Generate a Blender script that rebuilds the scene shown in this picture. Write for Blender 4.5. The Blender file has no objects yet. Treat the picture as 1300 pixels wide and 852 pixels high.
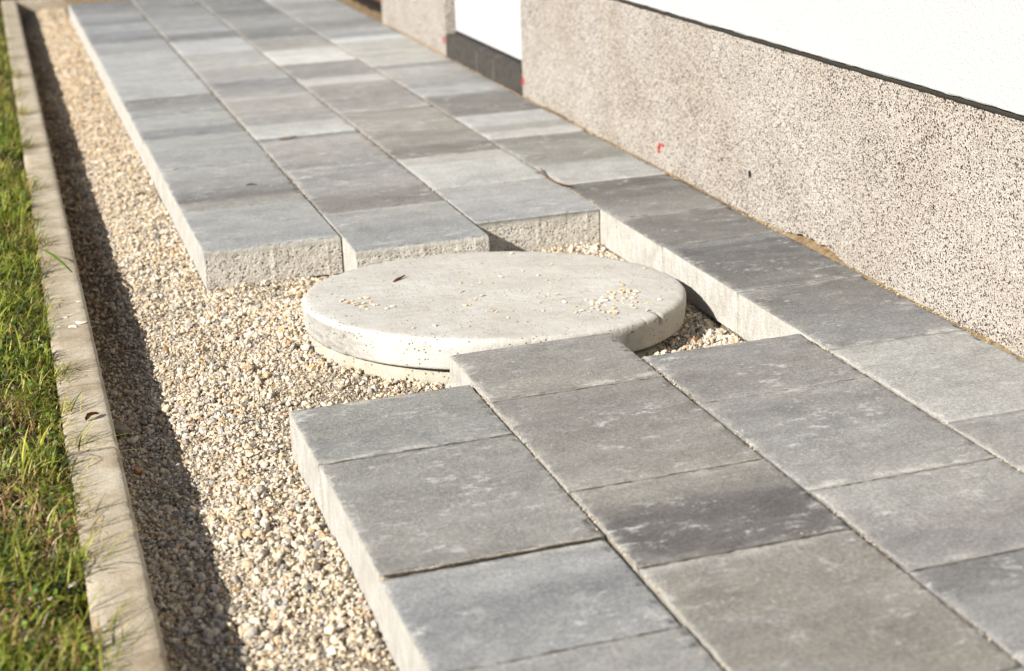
import bpy, bmesh, math, random
import numpy as np
from mathutils import Matrix, Vector, noise

random.seed(7)
RNG = np.random.default_rng(11)
S = bpy.context.scene
COL = S.collection
W = 0.30                       # width of one column of paving, metres

# ------------------------------------------------------------------ camera
cam_d = bpy.data.cameras.new('camera')
cam = bpy.data.objects.new('camera', cam_d); COL.objects.link(cam)
r_ = Vector((0.9486, -0.3147, -0.0337)); u_ = Vector((0.1266, 0.2797, 0.9517)); f_ = Vector((0.2901, 0.9071, -0.3051))
m = Matrix((( r_.x, u_.x, -f_.x, -0.36353), (r_.y, u_.y, -f_.y, 0.0), (r_.z, u_.z, -f_.z, 0.90860), (0, 0, 0, 1)))
cam.matrix_world = m
cam_d.sensor_width = 36; cam_d.lens = 55.388; cam_d.shift_y = -0.0346
cam_d.clip_start = 0.05; cam_d.clip_end = 500
cam_d.dof.use_dof = True; cam_d.dof.focus_distance = 2.72; cam_d.dof.aperture_fstop = 4.3
S.camera = cam

# ------------------------------------------------------------------ light
SUND = Vector((1.0, 0.45, -0.65)).normalized()        # direction the light travels
elev = math.asin(-SUND.z)
az = math.atan2(-SUND.x, -SUND.y)                       # compass angle of the sun from +Y, clockwise
world = bpy.data.worlds.new('World'); S.world = world; world.use_nodes = True
wn = world.node_tree.nodes; wl = world.node_tree.links
sky = wn.new('ShaderNodeTexSky'); sky.sky_type = 'NISHITA'; sky.sun_disc = False
sky.sun_elevation = elev; sky.sun_rotation = az
sky.air_density = 0.7; sky.dust_density = 0.3
wl.new(sky.outputs[0], wn['Background'].inputs[0]); wn['Background'].inputs[1].default_value = 0.05
sun_d = bpy.data.lights.new('sun', 'SUN'); sun_d.energy = 5.0; sun_d.angle = math.radians(0.55); sun_d.color = (1.0, 0.962, 0.90)
sun = bpy.data.objects.new('sun', sun_d); COL.objects.link(sun)
sun.rotation_euler = SUND.to_track_quat('-Z', 'Y').to_euler(); sun.location = (-5, -2, 4)
S.view_settings.view_transform = 'Standard'; S.view_settings.look = 'None'
S.view_settings.exposure = 0.94; S.view_settings.gamma = 1.0
S.render.engine = 'CYCLES'

# ------------------------------------------------------------------ helpers
def lin(c):
    c = c / 255.0
    return c / 12.92 if c <= 0.04045 else ((c + 0.055) / 1.055) ** 2.4
def rgb(r, g, b, k=1.0): return (lin(r) * k, lin(g) * k, lin(b) * k, 1.0)

def link(name, me, mat=None, parent=None, loc=None):
    o = bpy.data.objects.new(name, me); COL.objects.link(o)
    if mat and me is not None: me.materials.append(mat)
    if parent is not None: o.parent = parent
    if loc is not None: o.location = loc
    return o
def props(o, label=None, cat=None, group=None, kind=None):
    if label: o['label'] = label
    if cat: o['category'] = cat
    if group: o['group'] = group
    if kind: o['kind'] = kind
    return o
def mesh_np(name, V, F, smooth=False):
    """V (n,3); F (m,k) with constant k"""
    me = bpy.data.meshes.new(name); V = np.asarray(V, np.float32); F = np.asarray(F, np.int32)
    me.vertices.add(len(V)); me.vertices.foreach_set('co', V.ravel())
    k = F.shape[1]; me.loops.add(F.size); me.loops.foreach_set('vertex_index', F.ravel())
    me.polygons.add(len(F)); me.polygons.foreach_set('loop_start', np.arange(0, F.size, k, dtype=np.int32))
    me.polygons.foreach_set('use_smooth', np.full(len(F), smooth))
    me.update(calc_edges=True); return me
def vcol(me, C, name='tone'):
    a = me.color_attributes.new(name, 'FLOAT_COLOR', 'POINT')
    C = np.asarray(C, np.float32)
    if C.shape[1] == 3: C = np.hstack([C, np.ones((len(C), 1), np.float32)])
    a.data.foreach_set('color', C.ravel())
def bm_mesh(bm, name, smooth=False):
    bmesh.ops.recalc_face_normals(bm, faces=bm.faces)
    me = bpy.data.meshes.new(name); bm.to_mesh(me); bm.free()
    if smooth:
        for p in me.polygons: p.use_smooth = True
    return me
def box_bm(bm, x0, x1, y0, y1, z0, z1, bev=0.0):
    r = bmesh.ops.create_cube(bm, size=1.0)
    vs = r['verts']
    for v in vs: v.co = Vector((x0 + (v.co.x + .5) * (x1 - x0), y0 + (v.co.y + .5) * (y1 - y0), z0 + (v.co.z + .5) * (z1 - z0)))
    if bev:
        es = list({e for v in vs for e in v.link_edges})
        bmesh.ops.bevel(bm, geom=es, offset=bev, segments=2, affect='EDGES', profile=0.6)
    return vs
def tube(pts, radii, n=6):
    bm = bmesh.new(); rings = []
    for i, (p, r) in enumerate(zip(pts, radii)):
        p = Vector(p); t = (Vector(pts[min(i + 1, len(pts) - 1)]) - Vector(pts[max(i - 1, 0)])).normalized()
        a = t.orthogonal().normalized(); b = t.cross(a)
        rings.append([bm.verts.new(p + r * (math.cos(2 * math.pi * k / n) * a + math.sin(2 * math.pi * k / n) * b)) for k in range(n)])
    for A, B in zip(rings, rings[1:]):
        for k in range(n): bm.faces.new((A[k], A[(k + 1) % n], B[(k + 1) % n], B[k]))
    bm.faces.new(rings[0][::-1]); bm.faces.new(rings[-1])
    return bm

def vnoise(x, y, seed=0):
    """smooth value noise on arrays, about 0..1"""
    xi = np.floor(x).astype(np.int64); yi = np.floor(y).astype(np.int64); fx = x - xi; fy = y - yi
    fx = fx * fx * (3 - 2 * fx); fy = fy * fy * (3 - 2 * fy)
    def h(a, b):
        n = (a * 374761393 + b * 668265263 + seed * 974634777) & 0xffffffff
        n = ((n ^ (n >> 13)) * 1274126177) & 0xffffffff
        return ((n ^ (n >> 16)) & 0xffff) / 65535.0
    return (h(xi, yi) * (1 - fx) * (1 - fy) + h(xi + 1, yi) * fx * (1 - fy) + h(xi, yi + 1) * (1 - fx) * fy + h(xi + 1, yi + 1) * fx * fy)
def fbm(x, y, seed=0, o=3):
    s = 0; a = 1; t = 0
    for i in range(o): s = s + a * vnoise(x * 2 ** i, y * 2 ** i, seed + i); t += a; a *= .5
    return s / t

# ------------------------------------------------------------------ materials
class NT:
    def __init__(self, name, rough=0.85, spec=0.3):
        self.m = bpy.data.materials.new(name); self.m.use_nodes = True
        self.n = self.m.node_tree.nodes; self.l = self.m.node_tree.links
        self.b = self.n['Principled BSDF']; self.b.inputs['Roughness'].default_value = rough
        self.b.inputs['Specular IOR Level'].default_value = spec
        self.tc = self.n.new('ShaderNodeTexCoord')
    def coord(self, scale=(1, 1, 1), rnd=0.0):
        mp = self.n.new('ShaderNodeMapping'); mp.inputs['Scale'].default_value = scale
        self.l.new(self.tc.outputs['Object'], mp.inputs['Vector'])
        if rnd:
            oi = self.n.new('ShaderNodeObjectInfo'); mu = self.n.new('ShaderNodeVectorMath'); mu.operation = 'SCALE'
            cx = self.n.new('ShaderNodeCombineXYZ')
            for i in range(3): self.l.new(oi.outputs['Random'], cx.inputs[i])
            self.l.new(cx.outputs[0], mu.inputs[0]); mu.inputs['Scale'].default_value = rnd
            self.l.new(mu.outputs[0], mp.inputs['Location'])
        return mp.outputs[0]
    def noise(self, scale, detail=3, vec=None, rough=.55):
        t = self.n.new('ShaderNodeTexNoise'); t.inputs['Scale'].default_value = scale; t.inputs['Detail'].default_value = detail
        t.inputs['Roughness'].default_value = rough
        self.l.new(vec if vec is not None else self.tc.outputs['Object'], t.inputs['Vector']); return t.outputs['Fac']
    def vor(self, scale, vec=None, out='Color', rnd=1.0):
        t = self.n.new('ShaderNodeTexVoronoi'); t.inputs['Scale'].default_value = scale; t.inputs['Randomness'].default_value = rnd
        self.l.new(vec if vec is not None else self.tc.outputs['Object'], t.inputs['Vector']); return t.outputs[out]
    def ramp(self, fac, stops, interp='LINEAR'):
        r = self.n.new('ShaderNodeValToRGB'); r.color_ramp.interpolation = interp
        e = r.color_ramp.elements
        while len(e) < len(stops): e.new(0.5)
        for i, (p, c) in enumerate(stops):
            e[i].position = p; e[i].color = c if isinstance(c, tuple) else (c, c, c, 1)
        self.l.new(fac, r.inputs[0]); return r.outputs[0]
    def mix(self, a, b, fac, mode='MIX'):
        x = self.n.new('ShaderNodeMix'); x.data_type = 'RGBA'; x.blend_type = mode
        for s, v in ((6, a), (7, b), (0, fac)):
            if isinstance(v, bpy.types.NodeSocket): self.l.new(v, x.inputs[s])
            else: x.inputs[s].default_value = v
        return x.outputs[2]
    def attr(self, name='tone'):
        a = self.n.new('ShaderNodeAttribute'); a.attribute_name = name; return a.outputs['Color']
    def math(self, op, a, b):
        x = self.n.new('ShaderNodeMath'); x.operation = op
        for i, v in enumerate((a, b)):
            if isinstance(v, bpy.types.NodeSocket): self.l.new(v, x.inputs[i])
            else: x.inputs[i].default_value = v
        return x.outputs[0]
    def bump(self, h, dist, strength=1.0, prev=None):
        b = self.n.new('ShaderNodeBump'); b.inputs['Distance'].default_value = dist; b.inputs['Strength'].default_value = strength
        self.l.new(h, b.inputs['Height'])
        if prev is not None: self.l.new(prev, b.inputs['Normal'])
        return b.outputs['Normal']
    def done(self, color, normal=None):
        if isinstance(color, tuple): self.b.inputs['Base Color'].default_value = color
        else: self.l.new(color, self.b.inputs['Base Color'])
        if normal is not None: self.l.new(normal, self.b.inputs['Normal'])
        return self.m

def mat_paver():
    t = NT('paver_concrete', 0.8, 0.25)
    base = t.attr()
    stripe = t.noise(1.0, 3, t.coord((3.5, 17, 2), 37.0), .55)
    c = t.mix(base, t.ramp(stripe, [(.30, .91), (.5, 1.0), (.72, 1.08)]), 1.0, 'MULTIPLY')
    cloud = t.noise(24, 5, t.coord((1, 1, 1), 13.0), .7)
    c = t.mix(c, t.ramp(cloud, [(.3, (.86, .86, .87, 1)), (.5, (1, 1, 1, 1)), (.7, (1.13, 1.12, 1.09, 1))]), 1.0, 'MULTIPLY')
    bl = t.noise(11, 5, t.coord((1, 1.5, 1), 29.0), .72)
    c = t.mix(c, t.ramp(bl, [(.36, (.81, .805, .80, 1)), (.50, (1, 1, 1, 1)), (.62, (1.05, 1.05, 1.05, 1))]), .7, 'MULTIPLY')
    sp = t.noise(150, 5, None, .8)
    c = t.mix(c, t.ramp(sp, [(.33, .58), (.45, .90), (.55, 1.06), (.68, 1.55)]), .95, 'MULTIPLY')
    grit = t.noise(560, 2, None, .6)
    c = t.mix(c, t.ramp(grit, [(.30, .45), (.44, .95), (.58, 1.08), (.70, 1.65)]), .9, 'MULTIPLY')
    # lime bloom: faint broad haze, streaks dragged across the stone, and dots
    hz = t.noise(1.0, 4, t.coord((5, 14, 5), 71.0), .6)
    c = t.mix(c, rgb(206, 206, 202, .56), t.ramp(hz, [(.52, 0.0), (.70, .22)]))
    mask = t.noise(9.0, 3, t.coord((1, 1, 1), 91.0))
    sc = t.noise(1.0, 6, t.coord((24, 46, 20), 51.0), .85)
    scf = t.math('MULTIPLY', t.ramp(sc, [(.54, 0.0), (.63, 1.0)]), t.ramp(mask, [(.46, 0.0), (.58, 1.0)]))
    c = t.mix(c, rgb(224, 222, 217, .62), t.math('MULTIPLY', scf, .85))
    dots = t.vor(75, t.coord((1, 1.6, 1), 17.0), 'Distance')
    dm = t.math('MULTIPLY', t.ramp(dots, [(.06, .9), (.15, 0.0)]), t.ramp(t.noise(20, 2, t.coord((1, 1, 1), 5.0)), [(.55, 0.0), (.60, 1.0)]))
    c = t.mix(c, rgb(228, 224, 214, .75), dm)
    h = t.math('ADD', t.math('MULTIPLY', grit, .7), t.math('MULTIPLY', sp, 1.3))
    n = t.bump(h, .0022, .7)
    t.b.inputs['Roughness'].default_value = .8
    return t.done(c, n)
def mat_facing():
    t = NT('paver_side_concrete', 0.9, 0.15)
    c = t.attr()
    c = t.mix(c, t.ramp(t.noise(60, 4, t.coord((1, 1, .5), 9.0)), [(.3, .84), (.7, 1.10)]), 1.0, 'MULTIPLY')
    c = t.mix(c, t.ramp(t.noise(14, 5, None, .7), [(.3, (.86, .84, .80, 1)), (.6, (1.03, 1.03, 1.03, 1))]), 1.0, 'MULTIPLY')
    g = t.noise(340, 4, None, .7)
    c = t.mix(c, t.ramp(g, [(.3, .62), (.5, 1.0), (.7, 1.2)]), .8, 'MULTIPLY')
    pit = t.vor(190, None, 'Distance')
    pm = t.math('MULTIPLY', t.ramp(pit, [(.12, 1.0), (.22, 0.0)]), t.ramp(t.noise(75, 2), [(.56, 0.0), (.62, 1.0)]))
    c = t.mix(c, rgb(90, 80, 68, .5), t.math('MULTIPLY', pm, .8))
    h = t.math('SUBTRACT', t.math('ADD', g, t.math('MULTIPLY', t.noise(140, 3), 1.4)), pm)
    return t.done(c, t.bump(h, .003, .8))
def mat_cover():
    t = NT('cast_concrete', 0.88, 0.2)
    a = t.noise(7, 5, None, .6)
    c = t.ramp(a, [(.3, rgb(214, 208, 197, .61)), (.5, rgb(222, 217, 207, .64)), (.7, rgb(230, 226, 218, .66))])
    st = t.noise(1.0, 4, t.coord((6, 60, 12)), .6)
    c = t.mix(c, t.ramp(st, [(.3, .93), (.7, 1.05)]), 1.0, 'MULTIPLY')
    g = t.noise(420, 3)
    c = t.mix(c, t.ramp(g, [(.3, .80), (.5, 1.0), (.7, 1.08)]), .9, 'MULTIPLY')
    c = t.mix(c, t.ramp(t.noise(38, 5, None, .75), [(.34, (.90, .885, .86, 1)), (.46, (1, 1, 1, 1)), (.7, (1.04, 1.04, 1.04, 1))]), .8, 'MULTIPLY')
    c = t.mix(c, t.attr(), 1.0, 'MULTIPLY')
    pit = t.vor(120, None, 'Distance')
    pm = t.math('MULTIPLY', t.ramp(pit, [(.15, 1.0), (.24, 0.0)]), t.ramp(t.noise(24, 2), [(.50, 0.0), (.56, 1.0)]))
    c = t.mix(c, rgb(105, 85, 60, .5), t.math('MULTIPLY', pm, .7))
    h = t.math('SUBTRACT', t.math('ADD', g, t.math('MULTIPLY', t.noise(60, 5, None, .7), 2.5)), t.math('MULTIPLY', pm, 3.0))
    return t.done(c, t.bump(h, .0016, .6))
def mat_kerb():
    t = NT('kerb_concrete', 0.9, 0.15)
    c = t.ramp(t.noise(9, 5, t.coord((1, 1, 1), 7.0), .65), [(.28, rgb(180, 162, 134, .60)), (.5, rgb(208, 193, 168, .61)), (.74, rgb(224, 212, 190, .62))])
    c = t.mix(c, t.ramp(t.noise(260, 4, None, .7), [(.30, .62), (.47, .98), (.70, 1.28)]), .9, 'MULTIPLY')
    c = t.mix(c, t.ramp(t.noise(40, 4), [(.3, .86), (.7, 1.08)]), 1.0, 'MULTIPLY')
    pit = t.vor(160, None, 'Distance')
    c = t.mix(c, rgb(110, 96, 76, .5), t.math('MULTIPLY', t.ramp(pit, [(.1, .9), (.17, 0.0)]), t.ramp(t.noise(60, 2), [(.57, 0.0), (.62, 1.0)])))
    h = t.math('ADD', t.noise(380, 3), t.math('MULTIPLY', t.noise(60, 3), 1.5))
    return t.done(c, t.bump(h, .0015, .6))
def mat_attr(name, rough=.9, scale=300, amt=.5, bump=.0008, spec=.2):
    t = NT(name, rough, spec)
    g = t.noise(scale, 3)
    c = t.mix(t.attr(), t.ramp(g, [(.28, .72), (.5, 1.0), (.72, 1.2)]), amt, 'MULTIPLY')
    return t.done(c, t.bump(g, bump, .6))
def mat_bed():
    t = NT('gravel_fines', 0.95, 0.1)
    at = t.attr()
    c = t.ramp(t.vor(240, None, 'Color'), [(.1, rgb(130, 112, 92, .48)), (.3, rgb(184, 166, 142, .52)), (.6, rgb(210, 193, 168, .55)), (.9, rgb(230, 214, 188, .57))])
    c = t.mix(c, t.ramp(t.noise(7, 4), [(.35, .72), (.6, 1.05)]), 1.0, 'MULTIPLY')
    c = t.mix(c, at, 1.0, 'MULTIPLY')
    h = t.math('ADD', t.vor(240, None, 'Distance'), t.noise(90, 4))
    return t.done(c, t.bump(h, .004, 1.0))
def mat_soil(name, c0, c1, c2, s=40):
    t = NT(name, 0.95, 0.1)
    c = t.ramp(t.noise(s, 6, None, .7), [(.3, c0), (.5, c1), (.7, c2)])
    h = t.noise(s * 3, 5, None, .7)
    return t.done(c, t.bump(h, .008, 1.0))
def mat_mosaic():
    t = NT('stone_chip_render', 0.75, 0.3)
    v = t.n.new('ShaderNodeTexVoronoi'); v.inputs['Scale'].default_value = 370
    wob = t.mix(t.coord(), t.n.new('ShaderNodeTexNoise').outputs['Color'], .004)
    t.l.new(wob, v.inputs['Vector'])
    sep = t.n.new('ShaderNodeSeparateColor'); t.l.new(v.outputs['Color'], sep.inputs[0])
    dens = t.noise(6, 3)
    k = t.math('ADD', sep.outputs[0], t.math('MULTIPLY', t.math('SUBTRACT', dens, .5), .22))
    c = t.ramp(k, [(0.0, rgb(50, 45, 43, .6)), (.09, rgb(88, 80, 76, .6)), (.17, rgb(150, 138, 130, .54)), (.24, rgb(200, 190, 179, .60)),
                   (.50, rgb(212, 203, 192, .62)), (.80, rgb(221, 213, 203, .64)), (.95, rgb(234, 229, 220, .66))], 'CONSTANT')
    c = t.mix(c, t.ramp(t.noise(3.0, 4), [(.3, rgb(245, 238, 228)), (.6, rgb(255, 253, 250))]), .8, 'MULTIPLY')
    n = t.bump(t.math('ADD', v.outputs['Distance'], t.math('MULTIPLY', sep.outputs[1], .8)), .0028, .7)
    return t.done(c, n)
def mat_stucco():
    t = NT('white_render', 0.9, 0.2)
    g = t.noise(260, 4, None, .6)
    c = t.ramp(g, [(.3, (.355, .353, .348, 1)), (.6, (.425, .423, .418, 1))])
    c = t.mix(c, t.ramp(t.noise(900, 2), [(.24, .80), (.32, 1.0)]), .5, 'MULTIPLY')
    return t.done(c, t.bump(t.math('ADD', g, t.noise(120, 3)), .0028, .6))
def mat_plain(name, col, rough=.6, nz=None, amt=.3, bump=None, spec=.3):
    t = NT(name, rough, spec)
    if not nz: return t.done(col)
    g = t.noise(nz, 4, None, .65)
    c = t.mix(col, t.ramp(g, [(.3, .55), (.5, 1.0), (.7, 1.4)]), amt, 'MULTIPLY')
    return t.done(c, t.bump(g, bump, .6) if bump else None)
def mat_leaf(name):
    t = NT(name, 0.55, 0.35)
    c = t.attr()
    c = t.mix(c, t.ramp(t.noise(120, 2), [(.3, .8), (.7, 1.2)]), .6, 'MULTIPLY')
    tr = t.n.new('ShaderNodeBsdfTranslucent'); t.l.new(c, tr.inputs[0])
    mx = t.n.new('ShaderNodeMixShader'); mx.inputs[0].default_value = .35
    t.l.new(t.b.outputs[0], mx.inputs[1]); t.l.new(tr.outputs[0], mx.inputs[2])
    t.l.new(mx.outputs[0], t.n['Material Output'].inputs[0])
    return t.done(c)
M_PAV = mat_paver(); M_SIDE = mat_facing(); M_COVER = mat_cover(); M_KERB = mat_kerb()
M_STONE = mat_attr('crushed_limestone', .9, 420, .6, .0006); M_BED = mat_bed()
M_JOINT = mat_soil('joint_sand', rgb(58, 50, 40, .4), rgb(112, 100, 82, .5), rgb(178, 162, 136, .5), 190)
M_SOIL = mat_soil('topsoil', rgb(44, 34, 24, .5), rgb(78, 62, 44, .5), rgb(136, 114, 84, .5), 45)
M_EARTH = mat_soil('sandy_earth', rgb(150, 120, 84, .45), rgb(196, 168, 126, .5), rgb(222, 200, 164, .52), 60)
M_MOS = mat_mosaic(); M_STUC = mat_stucco(); M_LEAF = mat_leaf('grass_leaf')

# ------------------------------------------------------------------ the ground far and wide
def grid_sheet(x0, x1, y0, y1, nx, ny, zf):
    X, Y = np.meshgrid(np.linspace(x0, x1, nx), np.linspace(y0, y1, ny))
    Z = zf(X, Y); V = np.stack([X, Y, Z], -1).reshape(-1, 3)
    i = np.arange(ny - 1)[:, None] * nx + np.arange(nx - 1)[None]
    F = np.stack([i, i + 1, i + nx + 1, i + nx], -1).reshape(-1, 4)
    return V, F
V, F = grid_sheet(-150, 150, -150, 150, 31, 31, lambda X, Y: X * 0 - .20)
props(link('ground', mesh_np('ground', V, F), M_SOIL), 'bare earth ground under and beyond the garden', kind='structure')

KX = lambda y: -0.2735 + 0.0047 * y            # right edge of the kerb
def lawn_z(X, Y): return -.040 + .012 * (fbm(X * 9, Y * 9, 3) - .5) + np.clip((-X - .345) * .25, 0, .012)
xs = np.concatenate([np.linspace(-.342, -1.6, 70), np.linspace(-1.8, -25, 12)]); ys = np.concatenate([np.linspace(.6, 9.5, 300), np.linspace(10, 60, 12)]); ys = np.concatenate([np.linspace(-15, .5, 10), ys])
X, Y = np.meshgrid(xs, ys); Z = lawn_z(X, Y); X = np.where(X > -.35, KX(Y) - .078, X)
nx, ny = len(xs), len(ys); i = np.arange(ny - 1)[:, None] * nx + np.arange(nx - 1)[None]
F = np.stack([i, i + nx, i + nx + 1, i + 1], -1).reshape(-1, 4)
props(link('lawn_soil', mesh_np('lawn_soil', np.stack([X, Y, Z], -1).reshape(-1, 3), F, True), M_SOIL), 'dark crumbly soil under the lawn left of the kerb', kind='structure')

# ------------------------------------------------------------------ gravel bed
CX, CY = 1.669 * W, 9.352 * W                  # centre of the round cover
def gravel_z(X, Y):
    b = -.0845 + .016 * (fbm(X * 11, Y * 11, 21) - .5) + .009 * (fbm(X * 40, Y * 40, 5) - .5)
    t = np.clip((-.07 - X) / .16, 0, 1); b = b - .018 * t * t * (3 - 2 * t)
    d = np.hypot(X - CX, Y - CY)
    b = b + .013 * np.exp(-((d - .40) / .06) ** 2) * (X < .5)
    far = np.clip((Y - 4.0) / 3, 0, 1); b = b + far * .006 * (X > -.12)
    return b
V, F = grid_sheet(-.285, 1.26, .5, 8.75, 120, 620, gravel_z)
def trench_band(x, y):
    """weight of a wandering band along the kerb, darker brown and with fewer stones"""
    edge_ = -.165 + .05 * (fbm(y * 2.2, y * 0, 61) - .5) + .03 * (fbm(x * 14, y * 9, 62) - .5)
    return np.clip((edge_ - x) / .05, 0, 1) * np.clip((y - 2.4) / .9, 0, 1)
bed_me = mesh_np('gravel_bed', V, F, True); dd = trench_band(V[:, 0], V[:, 1])[:, None]; vcol(bed_me, 1 - dd * np.array([.58, .65, .72]))  # bed colour turns darker and browner in the band along the kerb
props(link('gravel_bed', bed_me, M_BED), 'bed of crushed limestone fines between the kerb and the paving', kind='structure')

def ico(sub):
    bm = bmesh.new(); bmesh.ops.create_icosphere(bm, subdivisions=sub, radius=1.0)
    bmesh.ops.triangulate(bm, faces=bm.faces)
    V = np.array([v.co[:] for v in bm.verts]); F = np.array([[v.index for v in f.verts] for f in bm.faces]); bm.free(); return V, F
I2 = ico(2)
def hull(npt, r):
    """angular crushed stone: the hull of a few points on a lopsided ellipsoid, 2n-4 triangles"""
    P = r.normal(size=(npt, 3)); P /= np.linalg.norm(P, axis=1)[:, None]
    for it in range(12):                                  # spread the points a little
        D = P[:, None] - P[None]; q = (D ** 2).sum(-1) + np.eye(npt); P = P + .04 * (D / q[..., None] ** 1.5).sum(1) / npt * 3; P /= np.linalg.norm(P, axis=1)[:, None]
    bm = bmesh.new()
    for p in P: bm.verts.new(p)
    bmesh.ops.convex_hull(bm, input=bm.verts[:]); bmesh.ops.triangulate(bm, faces=bm.faces[:]); bmesh.ops.recalc_face_normals(bm, faces=bm.faces[:])
    bm.verts.index_update(); V = np.array([v.co[:] for v in bm.verts]); F = np.array([[v.index for v in f.verts] for f in bm.faces]); bm.free()
    V = V * r.uniform(.82, 1.12, (len(V), 1)) * np.array([1.12, r.uniform(.6, .95), r.uniform(.45, .8)])
    return V, F
def stone_protos(npt, n, seed=0):
    """list of variants padded to one face count"""
    out = [hull(npt, np.random.default_rng(100 + k + seed * 50)) for k in range(n)]
    out = [o for o in out if len(o[0]) == npt and len(o[1]) == 2 * npt - 4]
    return np.array([o[0] for o in out]), np.array([o[1] for o in out])
def rot_rand(n, rng, flat=1.0):
    q = rng.normal(size=(n, 4)); q[:, 1:3] *= flat; q /= np.linalg.norm(q, axis=1)[:, None]
    w, x, y, z = q.T
    return np.stack([np.stack([1 - 2 * (y * y + z * z), 2 * (x * y - z * w), 2 * (x * z + y * w)], -1),
                     np.stack([2 * (x * y + z * w), 1 - 2 * (x * x + z * z), 2 * (y * z - x * w)], -1),
                     np.stack([2 * (x * z - y * w), 2 * (y * z + x * w), 1 - 2 * (x * x + y * y)], -1)], 1)
STONE_C = np.array([rgb(236, 220, 190)[:3], rgb(226, 206, 172)[:3], rgb(240, 230, 210)[:3], rgb(212, 204, 192)[:3], rgb(196, 190, 182)[:3],
                    rgb(222, 184, 134)[:3], rgb(232, 196, 150)[:3], rgb(150, 146, 142)[:3], rgb(124, 112, 98)[:3], rgb(205, 146, 96)[:3]]) * .64
STONE_C = STONE_C.mean(1, keepdims=True) * .12 * np.array([1.03, 1, .95]) + STONE_C * .88 * np.array([1.03, 1.0, .98])
STONE_P = np.array([.29, .20, .20, .12, .07, .03, .04, .03, .015, .005])
def bake_stones(name, P, size, protos, label, warm=None):
    PV, PF = protos; n = len(P); k = RNG.integers(0, len(PV), n); R = rot_rand(n, RNG, .8)
    V = PV[k] * size[:, None, None]; V = np.einsum('nij,nvj->nvi', R, V) + P[:, None, :]
    F = PF[k] + (np.arange(n) * PV.shape[1])[:, None, None]
    me = mesh_np(name, V.reshape(-1, 3), F.reshape(-1, 3))
    ci = RNG.choice(len(STONE_C), n, p=STONE_P); C = STONE_C[ci] * RNG.uniform(.82, 1.12, (n, 1))
    dq = trench_band(P[:, 0], P[:, 1])[:, None] * (P[:, :1] < 0); C = C * (1 - dq * np.array([.35, .40, .46]))
    if warm is not None: C = C * (1 - warm[:, None] * np.array([0.0, .05, .12]))
    vcol(me, np.repeat(C, PV.shape[1], axis=0))
    return props(link(name, me, M_STONE), label, kind='stuff')
def in_gravel(x, y):
    strip = (x > KX(y) + .003) & (x < -.002) & (y < 8.66)
    mid = (x >= -.002) & (x < .895) & (y > 2.30) & (y < 3.285)
    d = np.hypot(x - CX, (y - CY) / .96)
    slab = ((x > 0) & (x < .298) & (y < 2.315)) | ((x > .298) & (x < .602) & (y < 2.452)) | ((x > .602) & (x < .9) & (y < 2.318)) | ((x > .298) & (x < .602) & (y > 3.152)) | ((x > .6) & (y > 3.27))
    return (strip | mid) & (d > .345) & ~slab & (RNG.uniform(size=len(x)) > .72 * trench_band(x, y))
def scatter(n, x0, x1, y0, y1): 
    x = RNG.uniform(x0, x1, n); y = RNG.uniform(y0, y1, n); k = in_gravel(x, y); return x[k], y[k]
pA = stone_protos(14, 30); pB = stone_protos(9, 24, 1); print('protos', len(pA[0]), len(pB[0]))
# near stones, well modelled
x, y = scatter(74000, -.28, .9, 1.25, 3.4)
cl = fbm(x * 7, y * 7, 77); keep = RNG.uniform(size=len(x)) < np.clip((cl - .34) * 3.2, .22, 1); x, y = x[keep], y[keep]; cl = cl[keep]
sz = np.clip(RNG.lognormal(math.log(.0035), .38, len(x)), .0018, .0092)
z = gravel_z(x, y) + sz * RNG.uniform(-.25, .8, len(x)) + .004 * np.clip(cl - .5, 0, 1) * 2
print('stones near', len(x))
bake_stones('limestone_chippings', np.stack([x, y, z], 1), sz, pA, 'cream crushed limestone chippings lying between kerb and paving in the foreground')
# grit between them
x, y = scatter(70000, -.28, .9, 1.25, 3.4)
sz = np.clip(RNG.lognormal(math.log(.0025), .35, len(x)), .0012, .005); z = gravel_z(x, y) + sz * RNG.uniform(0.1, .9, len(x))
bake_stones('limestone_grit', np.stack([x, y, z], 1), sz, pB, 'fine grey and cream limestone grit filling in between the chippings')
# far strip
x, y = scatter(60000, -.28, .0, 3.4, 8.7)
sz = np.clip(RNG.lognormal(math.log(.0035), .36, len(x)), .0018, .009); z = gravel_z(x, y) + sz * RNG.uniform(.1, .8, len(x))
bake_stones('distant_chippings', np.stack([x, y, z], 1), sz, pB, 'warm sand coloured limestone chippings along the far trench by the kerb', warm=np.clip((y - 3.3) / 2.5, 0, 1))

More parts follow.
